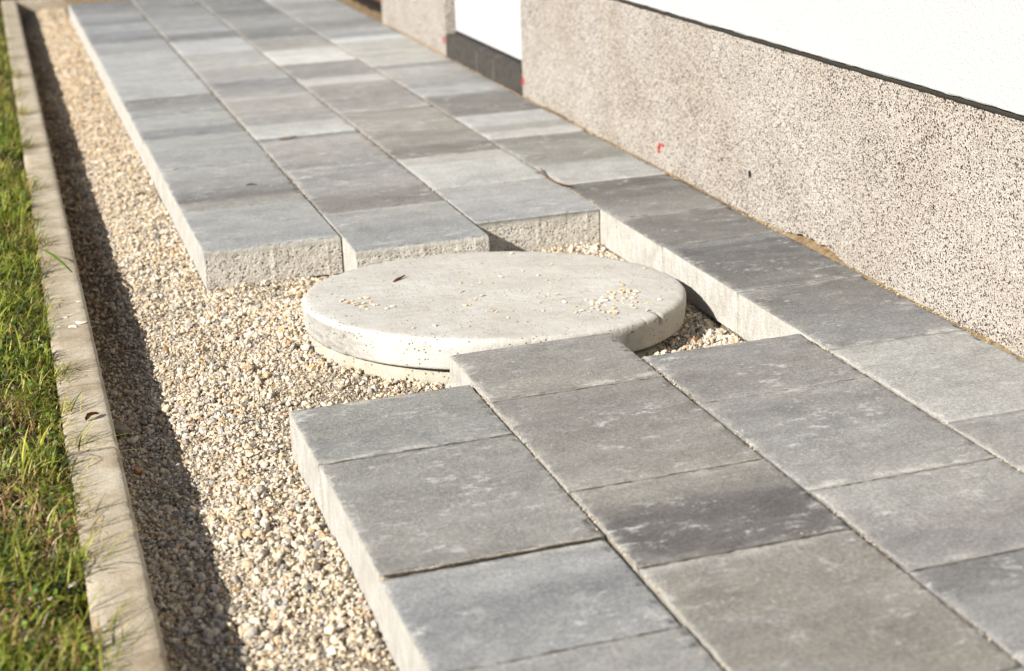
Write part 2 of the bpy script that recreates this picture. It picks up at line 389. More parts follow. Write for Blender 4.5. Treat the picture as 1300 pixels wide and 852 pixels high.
# ------------------------------------------------------------------ paving
K = 0.74
def tone(r, g=None, b=None):
    if g is None: g, b = r, r - 1
    m = (r + g + b) / 3; r, g, b = [m + (c - m) * .6 for c in (r, g, b)]
    return np.array([lin(r) * 1.025, lin(g) * 1.0, lin(b) * .955]) * K
LIP = np.array(rgb(222, 216, 204)[:3]) * .58; ROUGH = np.array(rgb(222, 215, 202)[:3]) * .74; SMOOTH = np.array(rgb(226, 221, 212)[:3]) * .60
TH = .083
def slab_mesh(name, lx, ly, stops, seed, fine=(), amp=1.0, bare=True, lipf=.5, flip=False):
    """paving stone with its front-left top corner at the origin; fine = sides built with their broken face"""
    rs = np.random.default_rng(seed)
    nx = 190 if ('f' in fine or 'b' in fine) else 34
    ny = 100 if 'l' in fine else max(10, int(ly / .008))
    xs = np.linspace(0, lx, nx + 1); ys = np.linspace(0, ly, ny + 1)
    zl = [0, -.0012, -.003, -.011] + (list(np.linspace(-.0125, -TH, 42)) if fine else [-.03, -TH])
    per = [(x, 0, 0, -1) for x in xs[:-1]] + [(lx, y, 1, 0) for y in ys[:-1]] + [(x, ly, 0, 1) for x in xs[:0:-1]] + [(0, y, -1, 0) for y in ys[:0:-1]]
    n = len(per); per = np.array(per)
    side = np.where(per[:, 3] == -1, 0, np.where(per[:, 2] == 1, 1, np.where(per[:, 3] == 1, 2, 3)))
    u = np.where((side == 0) | (side == 2), per[:, 0], per[:, 1])
    chip = .4 + 3.6 * np.clip(fbm(u * 90 + seed * 3.1, side * 7.0 + u * 0, seed) - .42, 0, 1) * 2
    insets = [.0022, .0008, 0, 0]
    # signed distance profile for each (level, perimeter point)
    V = []; C = []; sgn = {'f': 0, 'r': 1, 'b': 2, 'l': 3}
    isf = np.isin(side, [sgn[c] for c in fine]) if fine else np.zeros(n, bool)
    for li, z in enumerate(zl):
        off = -np.full(n, insets[li] if li < 4 else 0.0)
        if li < 2: off = off * (.55 + chip * amp)
        col = np.tile(LIP, (n, 1))
        if li >= 3:
            uu = u * 1000; zz = np.full(n, z * 1000)
            pit = np.clip(np.maximum(vnoise(uu / 2.9, zz / 2.7, seed + 5), vnoise(uu / 2.1 + 40, zz / 2.2, seed + 6)) - .80, 0, 1) * 4.5
            lvl = np.clip((-z - .011) / .006, 0, 1)
            rough = (fbm(uu / 12, zz / 10, seed + 9, 3) - .5) * .0016
            isend = (side == 0) | (side == 2)
            off = off + np.where(isf, np.where(isend, rough * lvl - pit * .0048 * lvl, rough * .4), 0)
            L = np.where(isend, lx, ly)
            for un in (.045 * L / L * 1 + 0 * L, L * .5, L - .03):
                nib = np.clip(1.2 - np.abs(u - un) / .0055, 0, 1) * np.where(un > .1, 1.0, .3) * (z < -.009)
                off = off + nib * .0012 * isf
            e = np.where(isend, lvl, 0.0)[:, None]
            col = (SMOOTH * (1 - e) + ROUGH * e)
            col = np.where(isend[:, None], LIP * (1 - e) + ROUGH * e, SMOOTH)
            col = col * (1 - .8 * np.clip(pit, 0, .6) * lvl * isend)[:, None]
        if li >= 2: col = np.where(((side == 1) | (side == 3))[:, None], SMOOTH, col) if li > 2 else col
        # corners: both directions
        px = per[:, 0] + per[:, 2] * off; py = per[:, 1] + per[:, 3] * off
        if li < 2:
            i = insets[li]; px = np.clip(px, i, lx - i); py = np.clip(py, i, ly - i)
        zz = np.full(n, z) - (.0006 * chip * amp if li == 0 else 0)
        V.append(np.stack([px, py, zz], 1)); C.append(col)
    if flip:
        for li in range(2, len(C)): C[li] = np.where((side == 0)[:, None], LIP * np.array([1.0, .90, .76]) * (.8 + .4 * fbm(u * 200, u * 0 + li, 3))[:, None], C[li])
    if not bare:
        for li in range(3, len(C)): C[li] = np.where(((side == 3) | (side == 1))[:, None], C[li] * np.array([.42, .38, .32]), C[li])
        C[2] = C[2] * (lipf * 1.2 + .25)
    ring = np.concatenate(V); RC = np.concatenate(C)
    F = []; nl = len(zl)
    for li in range(nl - 1):
        a = li * n + np.arange(n); b = li * n + (np.arange(n) + 1) % n
        F.append(np.stack([a, a + n, b + n, b], 1))
    SF = np.concatenate(F)
    # top sheet shares the first loop
    gx, gy = np.meshgrid(xs, ys); top = np.stack([gx, gy, gx * 0], -1)
    top[..., 2] = .0006 * (fbm(gx * 22 + seed, gy * 22, seed) - .5) * 2
    idx = -np.ones((ny + 1, nx + 1), int)
    k = 0
    for i in range(nx): idx[0, i] = k; k += 1
    for j in range(ny): idx[j, nx] = k; k += 1
    for i in range(nx, 0, -1): idx[ny, i] = k; k += 1
    for j in range(ny, 0, -1): idx[j, 0] = k; k += 1
    nr = len(ring); inner = idx < 0; idx[inner] = nr + np.arange(inner.sum())
    V = np.concatenate([ring, top[inner]])
    tt = np.array([s[0] for s in stops]); cc = np.array([s[1] for s in stops])
    def tonef(yv, xv):
        t = np.clip(yv / ly + .025 * (fbm(xv * 6, xv * 0 + seed, seed, 2) - .5), 0, 1)
        return np.stack([np.interp(t, tt, cc[:, i]) for i in range(3)], -1)
    TC = tonef(top[inner][:, 1], top[inner][:, 0])
    def bloom(P):
        e = np.minimum(P[:, 1], ly - P[:, 1]); ex = np.minimum(P[:, 0], lx - P[:, 0])
        nz = np.clip(fbm(P[:, 0] * 26, P[:, 1] * 60 + seed * 1.7, seed + 3, 4) - .46, 0, 1) * 5
        side_ = np.clip(fbm(np.full(len(P), seed * .37), np.where(P[:, 1] < ly / 2, 3.3, 9.1), seed + 4, 1) - .35, 0, 1) * 2
        a = np.exp(-(e / .014) ** 2) * side_ + .35 * np.exp(-(ex / .012) ** 2)
        return np.clip(nz * a, 0, .6)[:, None]
    LB = np.array(rgb(222, 218, 208)[:3]) * .60
    TC = TC * (1 - bloom(top[inner])) + LB * bloom(top[inner])
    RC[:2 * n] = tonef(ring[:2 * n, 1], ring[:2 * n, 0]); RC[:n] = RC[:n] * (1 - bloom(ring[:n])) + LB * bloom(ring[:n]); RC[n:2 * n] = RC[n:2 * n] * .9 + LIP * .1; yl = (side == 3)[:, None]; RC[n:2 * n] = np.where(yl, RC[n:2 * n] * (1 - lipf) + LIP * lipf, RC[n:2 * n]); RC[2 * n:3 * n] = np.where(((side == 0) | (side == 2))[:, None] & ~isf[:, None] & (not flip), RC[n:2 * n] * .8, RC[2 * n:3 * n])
    C = np.concatenate([RC, TC])
    TF = np.stack([idx[:-1, :-1], idx[:-1, 1:], idx[1:, 1:], idx[1:, :-1]], -1).reshape(-1, 4)
    V3 = np.concatenate([V]); FF = np.concatenate([TF, SF[:, ::1]])
    me = mesh_np(name, V3, FF, True)
    vcol(me, C)
    mi = np.zeros(len(FF), np.int32); mi[len(TF) + n:] = 1
    me.materials.append(M_PAV); me.materials.append(M_SIDE)
    me.polygons.foreach_set('material_index', mi)
    return me

ROWS = {
 0: [[2.5, 3.7, 4.9, 5.72, 6.945, 7.71], [10.95, 12.2, 13.8, 15.2, 16.35, 17.54, 18.74, 19.9, 21.05, 22.1, 23.3, 24.1, 25.3, 26.1, 27.2]],
 1: [[2.2, 3.4, 4.18, 5.385, 6.19, 7.395, 8.175], [10.52, 11.66, 13.25, 14.75, 15.95, 16.9, 18.15, 19.3, 20.5, 21.8, 23, 24.2, 25.4, 26.2, 27.3]],
 2: [[2.55, 3.75, 4.955, 5.78, 6.95, 7.725], [10.9, 12.05, 13.27, 14.45, 15.65, 16.8, 17.9, 19.05, 20.2, 21.4, 22.6, 23.8, 25, 26.2, 27.3]],
 3: [[2.6, 3.8, 5.0, 6.22, 7.39, 8.55, 9.72, 10.57, 11.74, 12.52, 13.71, 14.9, 16.12, 17.3, 18.4, 19.4, 20.44, 21.6, 22.8, 24, 25.2, 26.2, 27.3]]}
G = lambda *s: [(t, tone(*(c if isinstance(c, tuple) else (c,)))) for t, c in s]
TONES = {
 (0, 6.945): G((0, (148, 150, 148)), (1, (150, 150, 145))), (0, 5.72): G((0, (146, 145, 140)), (.1, (151, 150, 145)), (1, (149, 149, 145))),
 (0, 4.9): G((0, (150, 152, 156)), (.35, (148, 151, 155)), (.55, (136, 140, 146)), (.75, (158, 161, 165)), (1, (152, 155, 160))),
 (0, 3.7): G((0, 140), (1, 155)),
 (1, 7.395): G((0, (150, 146, 139)), (1, (152, 150, 145))), (1, 6.19): G((0, (152, 149, 141)), (.45, (146, 142, 137)), (.8, (140, 136, 132)), (1, (147, 144, 139))),
 (1, 5.385): G((0, (112, 108, 108)), (.3, (104, 101, 102)), (.55, (110, 106, 106)), (.78, (148, 145, 138)), (1, (150, 147, 140))),
 (1, 4.18): G((0, (144, 140, 130)), (.8, (146, 142, 133)), (1, (152, 150, 143))), (1, 3.4): G((0, 130), (1, 150)),
 (2, 6.95): G((0, (152, 151, 149)), (.5, (140, 137, 134)), (.9, (142, 142, 142)), (1, (130, 130, 130))), (2, 5.78): G((0, (155, 155, 153)), (.5, (150, 151, 151)), (.8, (142, 142, 141)), (1, (150, 149, 147))),
 (2, 4.955): G((0, (150, 149, 149)), (.3, (142, 139, 139)), (.5, (158, 157, 155)), (1, (166, 166, 163))), (2, 3.75): G((0, 150), (.7, (140, 141, 143)), (.95, (122, 122, 125)), (1, (130, 130, 132))),
 (3, 6.22): G((0, (172, 173, 171)), (1, (176, 177, 174))), (3, 5.0): G((0, (150, 150, 150)), (.6, (158, 158, 157)), (.9, (150, 150, 149)), (1, (158, 158, 156))),
 (3, 7.39): G((0, (146, 148, 149)), (.35, (142, 143, 144)), (.7, (126, 125, 123)), (1, (128, 126, 122))),
 (3, 8.55): G((0, (156, 158, 158)), (.06, (126, 125, 122)), (.55, (114, 113, 113)), (.85, (112, 111, 112)), (.95, (136, 138, 140)), (1, (130, 131, 132))),
 (3, 9.72): G((0, (130, 129, 126)), (1, (126, 123, 119))), (3, 10.57): G((0, (150, 149, 146)), (.3, (138, 136, 132)), (.8, (116, 113, 109)), (1, (118, 116, 112))),
 (3, 11.74): G((0, (182, 184, 182)), (.7, (176, 179, 178)), (1, (160, 162, 162))), (3, 12.52): G((0, (148, 148, 140)), (.6, (152, 151, 144)), (.9, (136, 134, 128)), (1, (146, 145, 142))),
 (3, 13.71): G((0, (190, 192, 190)), (.2, (188, 190, 188)), (.3, (158, 158, 152)), (.45, (160, 160, 156)), (.55, (186, 189, 190)), (1, (182, 186, 190))),
 (3, 14.9): G((0, (134, 131, 126)), (.8, (128, 125, 121)), (1, (150, 149, 147))), (3, 16.12): G((0, (172, 175, 178)), (.4, (164, 166, 168)), (.6, (150, 150, 150)), (1, (166, 166, 164))),
 (3, 17.3): G((0, (160, 159, 157)), (.6, (176, 175, 172)), (.85, (144, 143, 141)), (1, (150, 148, 144))), (3, 18.4): G((0, (186, 186, 180)), (1, (182, 182, 176))),
 (3, 19.4): G((0, (184, 184, 178)), (1, (182, 182, 176))), (3, 20.44): G((0, (200, 206, 210)), (.3, (196, 202, 208)), (.5, (150, 153, 158)), (1, (172, 177, 182))),
 (3, 21.6): G((0, (158, 158, 158)), (.6, (146, 143, 140)), (1, (160, 160, 160))),
 (0, 10.95): G((0, (158, 162, 165)), (1, (168, 170, 170))), (0, 12.2): G((0, (160, 157, 150)), (.12, (156, 152, 146)), (.22, (130, 127, 125)), (.38, (138, 136, 134)), (.5, (154, 155, 154)), (1, (164, 166, 166))),
 (0, 13.8): G((0, (160, 162, 162)), (1, (168, 170, 168))), (0, 15.2): G((0, (140, 141, 144)), (.35, (142, 143, 145)), (.5, (168, 171, 170)), (1, (172, 174, 172))),
 (0, 16.35): G((0, (150, 152, 154)), (.3, (158, 160, 160)), (.6, (140, 140, 142)), (1, (134, 133, 134))), (0, 17.54): G((0, (176, 178, 176)), (1, (180, 183, 182))),
 (0, 18.74): G((0, (168, 171, 171)), (.2, (182, 184, 184)), (1, (178, 180, 179))), (0, 19.9): G((0, (172, 175, 176)), (1, (184, 186, 185))), (0, 21.05): G((0, (160, 162, 164)), (1, (174, 176, 177))),
 (0, 22.1): G((0, (134, 138, 143)), (.7, (150, 153, 157)), (1, (148, 150, 155))), (0, 23.3): G((0, (160, 165, 168)), (1, (168, 172, 175))), (0, 24.1): G((0, (130, 133, 138)), (.4, (150, 154, 158)), (1, (168, 172, 175))),
 (1, 10.52): G((0, (156, 160, 164)), (.5, (150, 152, 154)), (.9, (164, 165, 163)), (1, (168, 168, 164))), (1, 11.66): G((0, (134, 131, 126)), (.35, (142, 138, 134)), (.5, (158, 157, 155)), (1, (150, 150, 150))),
 (1, 13.25): G((0, (152, 151, 150)), (.4, (158, 156, 152)), (.7, (172, 169, 165)), (.88, (168, 166, 163)), (.9, (140, 139, 139)), (1, (138, 137, 138))),
 (1, 14.75): G((0, (192, 195, 195)), (.5, (178, 178, 175)), (.55, (154, 154, 154)), (1, (160, 157, 153))), (1, 15.95): G((0, (158, 154, 150)), (.4, (172, 168, 163)), (1, (168, 166, 162))),
 (1, 16.9): G((0, (176, 175, 172)), (.4, (150, 149, 150)), (1, (136, 137, 142))), (1, 18.15): G((0, (170, 172, 173)), (.5, (162, 160, 157)), (1, (176, 174, 170))),
 (1, 19.3): G((0, (180, 180, 178)), (1, (170, 170, 168))), (1, 20.5): G((0, (190, 194, 196)), (.9, (182, 185, 188)), (1, (140, 140, 142))), (1, 21.8): G((0, (128, 127, 130)), (.5, (136, 136, 140)), (.6, (168, 170, 172)), (1, (174, 176, 178))),
 (2, 10.9): G((0, (160, 163, 168)), (.9, (168, 170, 171)), (1, (172, 172, 170))), (2, 12.05): G((0, (176, 179, 178)), (.7, (194, 196, 194)), (.75, (182, 180, 174)), (1, (180, 178, 173))),
 (2, 13.27): G((0, (138, 132, 124)), (.3, (130, 125, 119)), (.45, (154, 149, 142)), (1, (146, 141, 133))), (2, 14.45): G((0, (160, 156, 148)), (.85, (158, 154, 146)), (1, (136, 132, 127))),
 (2, 15.65): G((0, (168, 166, 162)), (.4, (150, 147, 143)), (1, (152, 149, 144))), (2, 16.8): G((0, (150, 146, 141)), (.5, (160, 157, 152)), (.6, (190, 190, 186)), (1, (192, 192, 188))),
 (2, 17.9): G((0, (148, 146, 143)), (1, (154, 152, 149))), (2, 19.05): G((0, (208, 210, 208)), (1, (204, 206, 204))), (2, 20.2): G((0, (172, 169, 164)), (.5, (160, 156, 151)), (.6, (150, 148, 146)), (1, (170, 168, 163))),
}
M_BEDDING = M_BED
pv = bpy.data.objects.new('pavement', None); COL.objects.link(pv)
props(pv, 'path of rectangular grey concrete paving stones laid along the house wall', kind='structure')
rsl = random.Random(5)
WALLX = lambda y: 1.176 + (y - 2.5) * .0105
for c, groups in ROWS.items():
    for gi, rows in enumerate(groups):
        for ri, (a, b) in enumerate(zip(rows, rows[1:])):
            gj = .0011 if b < 8.3 else .0006
            y0, y1 = a * W + gj, b * W - gj
            x0 = c * W + (.0028 if c else 0.0); x1 = (c + 1) * W - .0008 if c < 3 else WALLX((y0 + y1) / 2) - .006
            dx = rsl.uniform(-.0012, .0012); x0 += dx; x1 += dx * .5
            fine = ''
            if gi == 1 and ri == 0 and c < 3: fine = 'f' + ('l' if c < 2 else '')
            if c == 0 and (a > 15.3): fine = ''
            elif c == 0 and not fine: fine = 'l'
            if c == 1 and gi == 0 and ri == len(rows) - 2: fine = 'l'
            if c == 3 and 7 < a < 11: fine = 'l'
            key = next((k for k in TONES if k[0] == c and abs(k[1] - a) < .01), None)
            if key: st = TONES[key]
            else:
                v = rsl.uniform(135, 178); st = [(0, tone(v, v + 1, v + 1)), (rsl.uniform(.3, .7), tone(v + rsl.uniform(-15, 15))), (1, tone(v + rsl.uniform(-18, 18)))]
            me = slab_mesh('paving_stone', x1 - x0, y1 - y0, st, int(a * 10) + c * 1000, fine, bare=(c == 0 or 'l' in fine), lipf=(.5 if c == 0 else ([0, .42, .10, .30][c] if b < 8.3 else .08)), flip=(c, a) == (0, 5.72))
            dz = rsl.uniform(-.0012, .0012)
            if (c, a) == (0, 4.9): dz = -.0055
            if c == 3 and gi == 0 and a < 9: dz += .002
            if c == 0 and gi == 0 and a != 4.9: dz -= .0015
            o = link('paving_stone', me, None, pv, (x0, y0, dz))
            o.rotation_euler = (rsl.uniform(-.0012, .0012), rsl.uniform(-.0012, .0012), rsl.uniform(-.0012, .0012))
# sand and crumbs in the joints: narrow uneven ribbons with their own height
def ribbon(xa, ya, xb, yb, w, seed, depth, var):
    L = math.hypot(xb - xa, yb - ya); n = max(8, int(L / .004)); t = np.linspace(0, 1, n)
    dx, dy = (xb - xa) / L, (yb - ya) / L
    V = []
    for s in (-1, 0, 1):
        h = depth - var * fbm(t * L * 55 + s * .7, t * 0 + seed * 3.3, seed, 3) + (.0006 if s == 0 else 0)
        V.append(np.stack([xa + (xb - xa) * t - dy * w / 2 * s, ya + (yb - ya) * t + dx * w / 2 * s, h], 1))
    V = np.concatenate(V); i = np.arange(n - 1)
    F = np.concatenate([np.stack([i + k * n, i + 1 + k * n, i + 1 + (k + 1) * n, i + (k + 1) * n], 1) for k in (0, 1)])
    return V, F[:, ::-1]
VV = []; FF = []; off = 0
def addrib(*a):
    global off
    v, f = ribbon(*a); VV.append(v); FF.append(f + off); off += len(v)
for c in (1, 2):
    xc = c * W + .0010
    lo = [rows for rows in ROWS[c]]
    addrib(xc, .75, xc, (7.70 if c == 1 else 7.72) * W, .009, c, [0, -.006, -.0030][c], .011 if c == 1 else .010)
    addrib(xc, 10.95 * W, xc, 27.2 * W, .009, c + 5, -.0045, .012)
addrib(3 * W + .0010, .78, 3 * W + .0010, 7.72 * W, .009, 9, -.0012, .006)
addrib(3 * W + .0010, 10.92 * W, 3 * W + .0010, 27.2 * W, .009, 10, -.0025, .006)
for c, groups in ROWS.items():
    for rows in groups:
        for a in rows[1:-1]:
            d = -.0008 if (c in (1, 2, 3) and a < 7.6) else -.0016 if a < 8 else -.004
            addrib(c * W + .006, a * W, (c + 1) * W - .003 if c < 3 else WALLX(a * W) - .008, a * W, .005, int(a * 7) + c, d, .004)
props(link('joint_sand', mesh_np('joint_sand', np.concatenate(VV), np.concatenate(FF), True), M_JOINT, pv), kind='stuff')
# loose grains sitting in the joints
n = 5200; c = RNG.integers(1, 4, n); y = RNG.uniform(1.0, 8.0, n); x = c * W + RNG.normal(.002, .0022, n)
k = ~(((c < 3) & (y > 7.70 * W) & (y < 10.95 * W)) | ((c == 3) & (y > 7.72 * W) & (y < 10.9 * W))) & (fbm(y * 6, c * 9.0, 4) > .42)
x, y = x[k], y[k]; sz = RNG.uniform(.0006, .0019, len(x))
props(bake_stones('joint_crumbs', np.stack([x, y, -.0012 + sz * .2 + 0 * x], 1), sz, pB, None), kind='stuff').parent = pv
# bedding under the stones so no gap shows
bm = bmesh.new()
for (x0, x1, y0, y1) in ((.012, .295, .75, 7.65 * W), (.32, .595, .7, 8.12 * W), (.62, .89, .78, 7.66 * W), (.93, 1.165, .78, 27.2 * W), (.012, .295, 11.02 * W, 27.1 * W), (.32, .595, 10.6 * W, 27.2 * W), (.62, .885, 10.97 * W, 27.2 * W)):
    box_bm(bm, x0, x1, y0, y1, -.15, -.018)
link('bedding', bm_mesh(bm, 'bedding'), mat_plain('bedding_dark', rgb(92, 80, 64, .5), .95, 200, .6, .002), pv)

# ------------------------------------------------------------------ kerb
kb = bpy.data.objects.new('kerb', None); COL.objects.link(kb); props(kb, 'weathered concrete kerb edging between the lawn and the gravel trench', kind='structure')
def kerb_stone(length, seed, lx=.078, h=.24):
    ny = int(length / .012); 
    prof = [(0, -h), (0, -.05), (0, -.006), (.0015, -.0022), (.005, 0), (.02, 0), (.04, 0), (.06, 0), (lx - .0075, 0), (lx - .0028, -.0022), (lx, -.008), (lx, -.03), (lx, -.06), (lx, -h)]
    n = len(prof); V = []
    for j in range(ny + 1):
        y = length * j / ny; e = min(y, length - y)
        for i, (px, pz) in enumerate(prof):
            w1 = (noise.noise(Vector((px * 60 + seed, y * 60, pz * 60))) ) * .0004
            ch = max(0, noise.noise(Vector((seed * 2 + i // 7 * 9, y * 45, 3))) - .22) * .010 if i in (3, 4, 8, 9, 10) else 0
            ez = .003 * math.exp(-(e / .004) ** 2)
            V.append((px + w1 - (ch if i >= 8 else -ch) * .6, y, pz + w1 * .5 - ch * .6 - ez))
    i = np.arange(ny)[:, None] * n + np.arange(n - 1)[None]
    F = np.stack([i, i + n, i + n + 1, i + 1], -1).reshape(-1, 4)
    V = np.array(V); nb = len(V)
    # end caps
    caps = []
    me = bpy.data.meshes.new('kerb_stone')
    faces = [tuple(f) for f in F.tolist()] + [tuple(range(n)), tuple(range(nb - 1, nb - n - 1, -1))]
    me.from_pydata(V.tolist(), [], faces); me.update()
    for p in me.polygons: p.use_smooth = len(p.vertices) == 4
    return me
for k, ya in enumerate([.33, 1.33, 2.335, 3.34, 4.34, 5.34, 6.345, 7.34, 8.34]):
    o = link('kerb_stone', kerb_stone(.998 if ya < 8 else .42, k * 3.7), M_KERB, kb, (KX(ya) - .078, ya, -.0235 + random.uniform(-.0015, .0015)))
    o.rotation_euler = (0, random.uniform(-.01, .01), -.0047)
o = link('kerb_stone', kerb_stone(.262, 77, .06), M_KERB, kb, (-.236, 8.72, -.018)); o.rotation_euler = (0, 0, -math.pi / 2)
props(o, 'short kerb stone closing the far end of the trench')

# ------------------------------------------------------------------ far earth beyond the path and beside it
V, F = grid_sheet(-.0, 1.9, 8.195, 30, 30, 120, lambda X, Y: -.012 + .05 * (fbm(X * 3, Y * 3, 8) - .5) * np.clip((Y - 8.75), 0, 1))
V[:, 0] -= np.where(V[:, 1] > 8.78, .24, 0) * (V[:, 0] < .01)
props(link('sandy_path', mesh_np('sandy_path', V, F, True), M_EARTH), 'pale sandy earth beyond the end of the paving', kind='structure')
V, F = grid_sheet(1.165, 2.4, 5.4, 8.725, 60, 140, lambda X, Y: -.012 + .02 * (fbm(X * 20, Y * 20, 8) - .5) - .03 * np.clip(X - 1.3, 0, 1))
props(link('earth_strip', mesh_np('earth_strip', V, F, True), M_EARTH), 'orange sandy earth strip behind the house corner', kind='structure')

# ------------------------------------------------------------------ round cover on its ring
NRM = Vector((.0409, .0463, 1)).normalized()
def lathe(name, prof, n, fn, colf, squash=1.0):
    V = []; C = []
    for k in range(n):
        a = 2 * math.pi * k / n
        for i, (r, z) in enumerate(prof):
            rr, zz, cc = fn(a, r, z, i)
            V.append((rr * math.cos(a), rr * math.sin(a) * squash, zz)); C.append(cc)
    m = len(prof); F = []
    for k in range(n):
        for i in range(m - 1): F.append((k * m + i, ((k + 1) % n) * m + i, ((k + 1) % n) * m + i + 1, k * m + i + 1))
    V.append((0, 0, V[0][2])); C.append(C[0]); c0 = len(V) - 1
    V.append((0, 0, V[m - 1][2])); C.append(C[0]); c1 = len(V) - 1
    me = bpy.data.meshes.new(name)
    for k in range(n):
        F.append((c0, k * m if False else ((k + 1) % n) * m, k * m)); F.append((c1, k * m + m - 1, ((k + 1) % n) * m + m - 1))
    me.from_pydata(V, [], [f[::-1] for f in F]); me.update()
    for p in me.polygons: p.use_smooth = True
    vcol(me, np.array(C)); return me
RC_ = 1.251 * W; TC_ = .059
prof = [(r, 0) for r in np.linspace(.02, RC_ - .03, 16)] + [(RC_ - .014, -.0003), (RC_ - .008, -.0012), (RC_ - .0035, -.0034), (RC_ - .001, -.007), (RC_, -.012)] + [(RC_ - .0003 * q, -.016 - (TC_ - .020) * q / 12) for q in range(1, 13)] + [(RC_ - .006, -TC_ + .001), (RC_ - .015, -TC_), (RC_ - .1, -TC_)]
def cov(a, r, z, i):
    n3 = noise.fractal(Vector((math.cos(a) * r * 30, math.sin(a) * r * 30, z * 60)), 1.0, 2.0, 4)
    f = n3 * .0006; cc = 1.0; tint = (1, 1, 1)
    if i > 16:
        d = n3 * .0007
        lump = noise.noise(Vector((a * 5, z * 20, 4))) * .0007
        f += 0
        r = r + d + lump
        # scarred, stained patch on the left flank
        da = math.atan2(math.sin(a - math.radians(196)), math.cos(a - math.radians(196)))
        if abs(da) < .42 and z < -.010:
            s = (1 - (da / .42) ** 2); k = noise.fractal(Vector((a * 22, z * 110, 1)), 1.0, 2.0, 4)
            r -= s * (.003 + .003 * k); cc = 1 - s * (.30 + .3 * max(0, k)); tint = (1, .99, .97)
        if z > -.010: r -= .008 * max(0, noise.noise(Vector((a * 26, 7, 2))) - .30) + .0008 * noise.noise(Vector((a * 120, 3, 2)))
    # notch
    dn = math.atan2(math.sin(a - math.radians(-52)), math.cos(a - math.radians(-52)))
    if i > 15 and z > -.022: r -= .008 * math.exp(-(dn / .012) ** 2); cc *= 1 - .5 * math.exp(-(dn / .010) ** 2)
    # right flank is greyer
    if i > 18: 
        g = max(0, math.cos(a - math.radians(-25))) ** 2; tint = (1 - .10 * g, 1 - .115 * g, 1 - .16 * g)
    return r, z + f, tuple(cc * t for t in tint)
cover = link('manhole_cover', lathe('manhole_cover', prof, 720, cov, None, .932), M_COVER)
cover.matrix_world = Matrix.Translation((CX, CY, -.0323 * W)) @ NRM.to_track_quat('Z', 'Y').to_matrix().to_4x4()
# keep the long axis of the disc across the path
qq = Vector((0, 0, 1)).rotation_difference(NRM); cover.rotation_mode = 'QUATERNION'; cover.rotation_quaternion = qq
props(cover, 'round pale concrete manhole cover tilted on its ring between the paving stones', 'manhole cover')
RR = RC_ - .010
prof = [(r, 0) for r in (.26, RR - .012)] + [(RR - .004, -.002), (RR, -.007)] + [(RR, -.007 - .013 * q) for q in range(1, 14)]
def rg(a, r, z, i):
    n3 = noise.fractal(Vector((math.cos(a) * r * 24, math.sin(a) * r * 24, z * 40)), 1.0, 2.0, 4)
    s = .5 + .5 * noise.noise(Vector((a * 6, z * 18, 9)))
    return r + (n3 * .003 if i > 1 else 0), z + n3 * .0012, (.72 + .2 * s, .69 + .2 * s, .60 + .22 * s)
ringz = -.0323 * W - TC_ - .004
ring = link('manhole_ring', lathe('manhole_ring', prof, 360, rg, None, .932), M_COVER)
ring.location = (CX - .002, CY + .002, ringz - .0)
ring.rotation_mode = 'QUATERNION'; ring.rotation_quaternion = Vector((0, 0, 1)).rotation_difference(Vector((.058, .030, 1)).normalized())
props(ring, 'rough concrete shaft ring half buried in gravel under the round cover', 'manhole ring')

def cover_pt(x, y):
    d = Vector((x - CX, y - CY)); return -.0323 * W - (NRM.x * d.x + NRM.y * d.y) / NRM.z
def single_stone(name, loc, size, col, seed, flat=.7):
    r = np.random.default_rng(seed); V, F = hull(14, r); V = V * size * np.array([1, 1, flat])
    me = mesh_np(name, V, F); vcol(me, np.tile(np.array(col), (len(V), 1)))
    o = link(name, me, M_STONE, None, (loc[0], loc[1], loc[2] + size * flat * .42)); o.rotation_euler = (0, 0, r.uniform(0, 6)); return o
CR = [(0.601,2.936),(0.617,2.887),(0.451,2.878),(0.432,2.811),(0.444,2.748),(0.446,2.654),(0.374,2.565),(0.318,2.591),(0.278,2.589),(0.19,2.881),(0.203,2.8),(0.215,2.783),(0.226,2.766),(0.25,2.77),(0.279,2.747),(0.196,2.821),(0.6,2.728),(0.592,2.667),(0.732,2.603),(0.769,2.621),(0.867,2.723),(0.6,2.627),(0.601,2.597),(0.652,2.639),(0.674,2.675),(0.708,2.701),(0.732,2.719),(0.719,2.62),(0.698,2.579),(0.715,2.554),(0.656,2.564),(0.746,2.754),(0.675,2.969),(0.63,3.096),(0.461,2.767),(0.41,2.71),(0.542,2.9),(0.535,2.621),(0.723,2.657),(0.841,2.868)]
rc = random.Random(3)
pts = []
for (x, y) in CR: pts.append((x, y, rc.uniform(.0038, .0066), 0))
for j in range(16): pts.append((.205 + rc.gauss(.02, .022), 2.79 + rc.gauss(0, .022), rc.uniform(.0034, .0062), 1))
for j in range(70): 
    t = rc.random(); pts.append((.62 + .13 * t + rc.gauss(0, .016), 2.58 + .13 * t + rc.gauss(0, .022), rc.uniform(.0026, .0066), 2))
for j in range(34): pts.append((.5 + rc.gauss(0, .075), 2.74 + rc.gauss(0, .075), rc.uniform(.0018, .0042), 3))
for j in range(14): pts.append((CX + rc.gauss(.05, .14), CY + rc.gauss(-.02, .12), rc.uniform(.0012, .0022), 4))
k = 0
